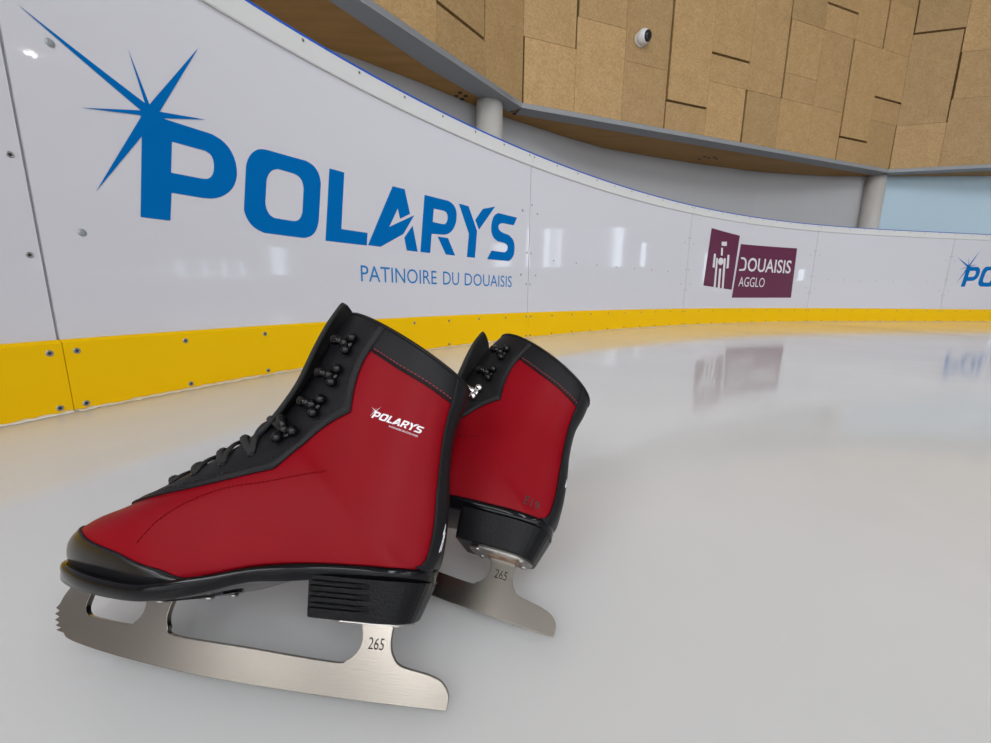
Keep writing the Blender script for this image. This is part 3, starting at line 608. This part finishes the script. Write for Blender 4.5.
def build_skate(matrix, label, outer):
    root = empty('ice_skate', (0, 0, 0), label, 'ice skate', 'pair of red figure skates'); root.matrix_world = matrix
    # red upper: closed skin, open at the cuff
    vs = []; nu = NS * 6 + 1; nv = 56
    for i in range(nu):
        for j in range(nv):
            vs.append(sk(i / 6, -1 + 2 * j / nv + 1 / nv * .0, 0))
    fs = grid_faces(nu, nv, 0, True); o = len(vs)
    for j in range(nv): vs.append(vs[j])
    fs.append(tuple(range(nv)))
    obj('upper', vs[:o], fs, M['red'], root)
    # lining with a rolled rim
    vs = []; rows = [(NS, 1.4), (NS, 2.2), (NS, -1.), (NS - .05, -3.), (NS - 1, -3.4), (NS - 3, -3.6), (NS - 5, -4), (NS - 6.5, -4)]
    for u, of in rows:
        for j in range(nv): vs.append(sk(u, -1 + 2 * j / nv, of))
    fs = grid_faces(len(rows), nv, 0, True); fs.append(tuple((len(rows) - 1) * nv + j for j in range(nv)))
    obj('lining', vs, fs, M['lining'], root)
    # toe cap
    nu, nv = 22, 61
    def ftoe(a, b):
        v = -1 + 2 * b; return lerp(0.02, utoe(abs(v)), a), v * .999
    sheet('toe_cap', ftoe, nu, nv, .9, 2.5, M['toe'], root)
    bead('toe_seam', [(utoe(abs(v)), v) for v in [-.98 + 1.96 * i / 60 for i in range(61)]], .8, M['black'], root, .5)
    # centre seam between facing and toe cap
    bead('vamp_seam', [(lerp(utoe(0), U0F + .3, i / 12), .0) for i in range(13)], .7, M['black'], root, .3)
    # tongue: from the vamp up over the top of the cuff
    T = [(243, 114.5, 8), (227, 124.5, 15), (207, 138.5, 21), (190, 152.5, 25), (178, 165, 27), (169.5, 177, 28), (162.5, 190, 29), (155, 208, 30), (151, 226, 31), (147, 247, 32), (142, 267, 32), (136, 283, 30), (133, 289.5, 25), (131, 292.5, 19), (129.5, 294, 10)]
    if not outer:      # this tongue has sprung forward, clear of the facing
        T = [(s + 15 * max(0, min(1, (w - 190) / 90)), w - 9 * max(0, min(1, (w - 190) / 90)), hw - 4 * max(0, min(1, (w - 190) / 90))) for s, w, hw in T]
    T = catmull(T, 4); vs = []; nv = 15
    for i, (s, w, hw) in enumerate(T):
        s2, w2, _ = T[min(i + 1, len(T) - 1)]; s1, w1, _ = T[max(i - 1, 0)]
        tx, tw = s2 - s1, w2 - w1; l = math.hypot(tx, tw); nx, nw = -tw / l, tx / l     # inward normal
        if nx > 0: nx, nw = -nx, -nw
        for j in range(nv):
            y = -hw + 2 * hw * j / (nv - 1); d = y * y / lerp(52, 72, max(0, min(1, (w - 165) / 70)))
            vs.append(Vector((s + nx * d, y, w + nw * d)) * MM)
    ob = obj('tongue', vs, grid_faces(len(T), nv), M['tongue'], root)
    so = ob.modifiers.new('thickness', 'SOLIDIFY'); so.thickness = .0035; so.offset = 0
    # eyelet facings, cuff bands, backstay
    for sgn in (1, -1):
        sheet('eyelet_facing', lambda a, b: (lerp(U0F + .02, NS, a), sgn * lerp(vgap(lerp(U0F + .02, NS, a)), vfac(lerp(U0F + .02, NS, a)), b)), 140, 12, 1.7, 2.9, M['black'], root)
        e = [(u, sgn * v) for u, v in dense([(u, vfac(u)) for u in [lerp(U0F + .02, NS, i / 160) for i in range(161)]], 1)]
        bead('facing_piping', e, .6, M['black'], root, 1.35)
        thread('facing_stitching', [(u, sgn * (vfac(u) - .035)) for u in [lerp(U0F + 1.2, NS - .1, i / 90) for i in range(91)]], M['stitch_black'], root, .4, 2.2, 1.2, 1.8)
        def fband(a, b):
            v = lerp(vfac(NS - .6) - .02, .93, b); return lerp(uband(v), NS, a), sgn * v
        sheet('cuff_band', fband, 12, 24, 1.2, 2.2, M['black'], root)
        vv = [lerp(vfac(NS - .9) + .01, .90, i / 40) for i in range(41)]
        thread('cuff_stitching', [(uband(v) + .13, sgn * v) for v in vv], M['stitch_red'], root, .4, 2.0, 1.4, 1.4)
        bead('cuff_piping', [(uband(v), sgn * v) for v in vv], .6, M['black'], root, 1.0)
        bead('top_binding', [(NS, sgn * lerp(vgap(NS), 1., i / 40)) for i in range(41)], 1.7, M['black'], root, 1.1)
        # decorative seam on the side of the vamp
        st = catmull([uvfine(*p) for p in [(98, 136.5), (133, 127), (160, 120.5), (178, 113), (191, 104), (201, 93), (208, 80)]], 8)
        thread('vamp_stitching', [(u, sgn * v) for u, v in st], M['stitch_dark'], root, .5, 2.0, .9, .2)
        # speed hooks: riveted foot with two studs and a bent prong
        for k, (s, w) in enumerate([(106.5, 240), (114, 212), (122.5, 186), (139.5, 163)]):
            u, v = uvfine(s, w); c = sk(u, sgn * v, 2.2); n = skin_n(u, sgn * v); ax = (sk(u + .25, sgn * v, 2.2) - sk(u - .25, sgn * v, 2.2)).normalized(); fr = n.cross(ax).normalized()
            if fr.x < 0: fr = -fr
            mb = MB(); m = 0
            mb.disc_stack(c, n, [(0, .0062), (.0016, .006), (.0026, .004)], 14)
            for a, b in ((-.005, .0058), (-.005, -.0058), (.0005, .0)): mb.sphere(c + fr * a + ax * b + n * .0034, .0043, 12)
            mb.tube([c + fr * .001 + n * .002, c + fr * .0035 + n * .0058, c + fr * .006 + n * .0068, c + fr * .008 + n * .0064], [.003, .0034, .0036, .0036], 10); mb.sphere(c + fr * .0092 + n * .0058, .0044, 12)
            mb.obj('speed_hook', M['chrome'] if (not outer and sgn > 0 and k == 2) else M['hook'], root)
        for s, w in [(164, 150.5), (181, 141), (198.5, 132), (215, 124), (232, 117.5)]:
            u, v = uvfine(s, w); v += .05; c = sk(u, sgn * v, 1.7); n = skin_n(u, sgn * v)
            mb = MB(); mb.disc_stack(c, n, [(0, .0033), (.0007, .0031), (.0008, .0017), (.0001, .0015)], 12); mb.obj('eyelet', M['hook'], root)
    sheet('backstay', lambda a, b: ((lambda u: (u, lerp(vbst(u), 2 - vbst(u), b)))(lerp(BST[0][0] - .25, NS, a)))
          if lerp(vbst(lerp(BST[0][0] - .25, NS, a)), 2 - vbst(lerp(BST[0][0] - .25, NS, a)), b) <= 1 else
          (lerp(BST[0][0] - .25, NS, a), lerp(vbst(lerp(BST[0][0] - .25, NS, a)), 2 - vbst(lerp(BST[0][0] - .25, NS, a)), b) - 2), 44, 25, 1.8, 2.6, M['black'], root)
    for sgn in (1, -1): bead('backstay_piping', [(u, sgn * vbst(u)) for u in [lerp(BST[0][0], NS, i / 50) for i in range(51)]], .7, M['black'], root, 1.5)
    # laces: criss-cross through the eyelets, up to the first hooks
    EY = [uvfine(*p) for p in [(232, 117.5), (215, 124), (198.5, 132), (181, 141), (164, 150.5), (146, 168.5)]]
    mb = MB()
    EY = [(u, v + .05) for u, v in EY]
    def over(a, b, lift):
        pts = []; ups = []
        for i in range(19):
            t = i / 18; u = lerp(a[0], b[0], t); v = lerp(a[1], b[1], t); of = 1.6 + lift * math.sin(PI * t) ** .5
            pts.append(sk(u, v, of)); ups.append(skin_n(u, v))
        mb.tube(pts, .0027, 8, up=ups, flat=.6)
    over((EY[0][0], EY[0][1]), (EY[0][0], -EY[0][1]), 2.6)
    for i in range(5):
        over((EY[i][0], EY[i][1]), (EY[i + 1][0], -EY[i + 1][1]), 3.0); over((EY[i][0], -EY[i][1]), (EY[i + 1][0], EY[i + 1][1]), 4.6)
    mb.obj('lace', M['lace'], root)
    # sole, heel
    n = 14; vs = []; SO = catmull(SOLE, 3)
    for s, h, b, t in SO:
        h = max(h, .5); m_ = min(3., h * .5); c = min(3.5, (t - b) * .4)
        for y, z in [(-h + .8, t), (-h - .6, t - 1.2), (-h - .6, t - 3.6), (-h + 1.0, lerp(b, t, .45)), (-h + m_, b + .5), (-h + m_ * 2.2, b), (h - m_ * 2.2, b), (h - m_, b + .5), (h - 1.0, lerp(b, t, .45)), (h + .6, t - 3.6), (h + .6, t - 1.2), (h - .8, t), (h * .4, t - .4), (-h * .4, t - .4)]:
            vs.append(Vector((s, y, z)) * MM)
    obj('sole', vs, grid_faces(len(SO), n, 0, True) + [tuple(range(n)), tuple((len(SO) - 1) * n + j for j in range(n))], M['sole'], root)
    # heel block: tapering plan outline with grooved front half of its sides
    def heel_plan(t):    # t 0 top .. 1 bottom
        front = lerp(94, 92, t); rear = lerp(16.5, 25.5, t); hw = lerp(32.4, 25.5, t); pts = []
        for s in [front, front - 3, front - 8, front - 16, front - 24, front - 32, front - 42]: pts.append((s, hw - (1.6 if s == front else 0)))
        r0 = front - 42
        for i in range(1, 10):
            a = PI / 2 * i / 9; pts.append((r0 - (r0 - rear) * math.sin(a) ** 1.0, hw * math.cos(a) ** .62 if i < 9 else 0))
        return pts
    lev = [0, .10, .14, .22, .26, .36, .40, .48, .52, .62, .66, .74, .78, .88, .97, 1.0]; grooves = {.14, .22, .40, .48, .66, .74}
    gset = {2: 1, 3: 1, 6: 1, 7: 1, 10: 1, 11: 1}
    vs = []; n = None
    for li, t in enumerate(lev):
        pl = heel_plan(t); ring = []
        for i, (s, h) in enumerate(pl):
            ins = 2.0 if (li in gset and 1 <= i <= 5) else 0
            if li == len(lev) - 1: h = max(0, h - .8)
            ring.append((s, h - ins, lerp(70.0, 45.4, t)))
        side = [(s, -h, w) for s, h, w in ring]; gi = 2.0 if li in gset else 0
        if outer: side = [(s, h - (gi if 1 <= i <= 5 else 0), w) for i, (s, h, w) in enumerate(side)]
        else: ring = [(s, h + (gi if 1 <= i <= 5 else 0), w) for i, (s, h, w) in enumerate(ring)]
        ring = ring + side[::-1][1:]
        n = len(ring); vs += [Vector(p) * MM for p in ring]
    o = obj('heel', vs, grid_faces(len(lev), n, 0, True) + [tuple(range(n)), tuple((len(lev) - 1) * n + j for j in range(n))], M['heel'], root)
    for p in o.data.polygons: p.use_smooth = False
    bv = o.modifiers.new('bevel', 'BEVEL'); bv.width = .0006; bv.segments = 2; bv.limit_method = 'ANGLE'; bv.angle_limit = math.radians(40)
    # mounting plates and screws
    def plate(name, outline, w0, w1, m):
        k = len(outline); mb = MB()
        mb.add([Vector((s, y, w0(s) if callable(w0) else w0)) * MM for s, y in outline] + [Vector((s, y, w1(s) if callable(w1) else w1)) * MM for s, y in outline],
               grid_faces(2, k, 0, True) + [tuple(range(k)), tuple(k + j for j in range(k))]); return mb.obj(name, m, root, False)
    hp = [(27 + 0, 0)] + [(46 - 18 * math.cos(a), 18.5 * math.sin(a)) for a in [i * PI / 16 for i in range(1, 9)]] + [(72, 18), (80, 14), (82, 6)]
    hp = hp + [(s, -y) for s, y in hp[::-1] if y > 0]
    plate('heel_plate', hp, 43.8, 45.6, M['plate'])
    plate('post_weld', [(38, -5), (66, -5), (66, 5), (38, 5)], 42.6, 43.8, M['rust'])
    su = lambda s: interp([(b[0], b[2]) for b in SOLE], s)
    spo = [(158, 3), (162, 12), (172, 20), (190, 25), (215, 27), (245, 26), (265, 20), (276, 10), (279, 3)]; spo = spo + [(s, -y) for s, y in spo[::-1]]
    plate('sole_plate', spo, lambda s: su(s) - 1.6, lambda s: su(s) + .4, M['sole'])
    for s, y, w in [(36, 11, 43.8), (36, -11, 43.8), (74, 12, 43.8), (74, -12, 43.8), (170, 13, 49.5), (170, -13, 49.5), (200, 18, 45.6), (200, -18, 45.6), (240, 18, 46.9), (240, -18, 46.9)]:
        mb = MB(); mb.disc_stack(Vector((s, y, w)) * MM, (0, 0, -1), [(-.0006, .003), (.0008, .003), (.0014, .0018)], 10); mb.obj('plate_screw', M['plate'], root)
    # blade
    lp = []
    for kind, pts in BLADE: lp += catmull(pts, 5) if kind == 'c' else pts
    cu = bpy.data.curves.new('b', 'CURVE'); cu.dimensions = '2D'; cu.fill_mode = 'BOTH'; cu.extrude = .0017; cu.bevel_depth = .0003; cu.bevel_resolution = 1
    sp = cu.splines.new('POLY'); sp.points.add(len(lp) - 1); sp.use_cyclic_u = True
    for p, (a, b) in zip(sp.points, lp): p.co = (a * MM, b * MM, 0, 1)
    me = curve_mesh(cu)
    for vx in me.vertices: vx.co = Vector((vx.co.x, -vx.co.z, vx.co.y))
    for p in me.polygons: p.use_smooth = False
    bl = link('blade', me, M['steel'], root)
    # size engraving, reads from the outside facing the viewer
    for sgn in (1,):
        tm = text_mesh('265', -.0053, .0053, -.0034, .0034); vs = []
        for vx in tm.vertices: vs.append((.0505 - vx.co.x, .00203 * sgn, .0312 + vx.co.y))
        obj('size_engraving', vs, [tuple(p.vertices) for p in tm.polygons], M['engraved'], bl, False)
    # prints
    up = [c for c in root.children if c.name.startswith('upper')][0]
    def on_skin(name, ms, m, s0, w0, ds, dw, sgn, off, shear=0.):
        """flat art (x right, y up, 0..1 wide) laid on the side of the boot; ds,dw: vector of one unit to the right"""
        v, f = join_flat(ms); L = math.hypot(ds, dw); px, pw = dw / L, -ds / L
        if pw < 0: px, pw = -px, -pw
        out = []
        for x, y, _ in v:
            u_, v_ = uvfine(s0 + ds * x + px * y * L + shear * ds * y, w0 + dw * x + pw * y * L + shear * dw * y); out.append(sk(u_, sgn * v_, off))
        obj(name, out, f, m, up, False)
    if outer:
        sc = lambda lp: [((a - .12) / 1.71, (b - .44) / 1.71) for a, b in lp]
        on_skin('logo_print', [flat_mesh([sc(l) for l in g]) for g in LET], M['white_print'], 74.2, 178.5, -38.0, -9.2, 1, .35, .12)
        on_skin('star_print', [flat_mesh([sc(Z['star'])])], M['white_print'], 74.2, 178.5, -38.0, -9.2, 1, .30)
        on_skin('tagline_print', [text_mesh('PATINOIRE DU DOUAISIS', .40, .97, -.08, -.045)], M['white_print'], 74.2, 178.5, -38.0, -9.2, 1, .35)
    else:
        on_skin('pen_mark', [text_mesh('E19', 0, .9, 0, .55)], M['ink'], 43, 85.5, -14, -2, 1, .4)
    # chalky pen strokes on the backstay
    mb = MB()
    for a, b in ([((11.6, .955), (12.35, .962)), ((11.9, .955), (11.95, .975)), ((11.65, .97), (12.2, .972)), ((12.1, .95), (12.4, .965))] if outer else [((12.7, .962), (13.0, .965)), ((12.75, .975), (12.95, .978))]):
        mb.tube([sk(lerp(a[0], b[0], t / 4), lerp(a[1], b[1], t / 4), 1.95) for t in range(5)], .0003, 5)
    mb.obj('white_pen_mark', M['white_print'], root)
    return root

def frame(A, e, y, z):
    e, y, z = Vector(e).normalized(), Vector(y), Vector(z); z = (z - e * z.dot(e)).normalized(); y = z.cross(e)
    return Matrix(((e.x, y.x, z.x, A[0]), (e.y, y.y, z.y, A[1]), (e.z, y.z, z.z, A[2]), (0, 0, 0, 1)))
build_skate(frame((-.0284, .2089, .0005), (-.99452, .10453, 0), (-.08457, -.80459, .58779), (.06144, .58457, .80902)),
            'nearer red and black figure skate with white logo on its ankle', True)
build_skate(frame((.0462, .2645, .0005), (-.94636, .31542, .07012), (-.162, -.65093, .74165), (.27957, .69051, .66711)),
            'farther red and black figure skate with black pen mark, partly hidden behind the other skate', False)

# ------------------------------------------------------------------ world, colour management
w = bpy.data.worlds.new('world'); SCN.world = w; w.use_nodes = True
w.node_tree.nodes['Background'].inputs['Color'].default_value = (.8, .85, .9, 1); w.node_tree.nodes['Background'].inputs['Strength'].default_value = .3
vs_ = SCN.view_settings; vs_.view_transform = 'Standard'; vs_.look = 'None'; vs_.exposure = 0; vs_.gamma = 1; vs_.use_curve_mapping = False
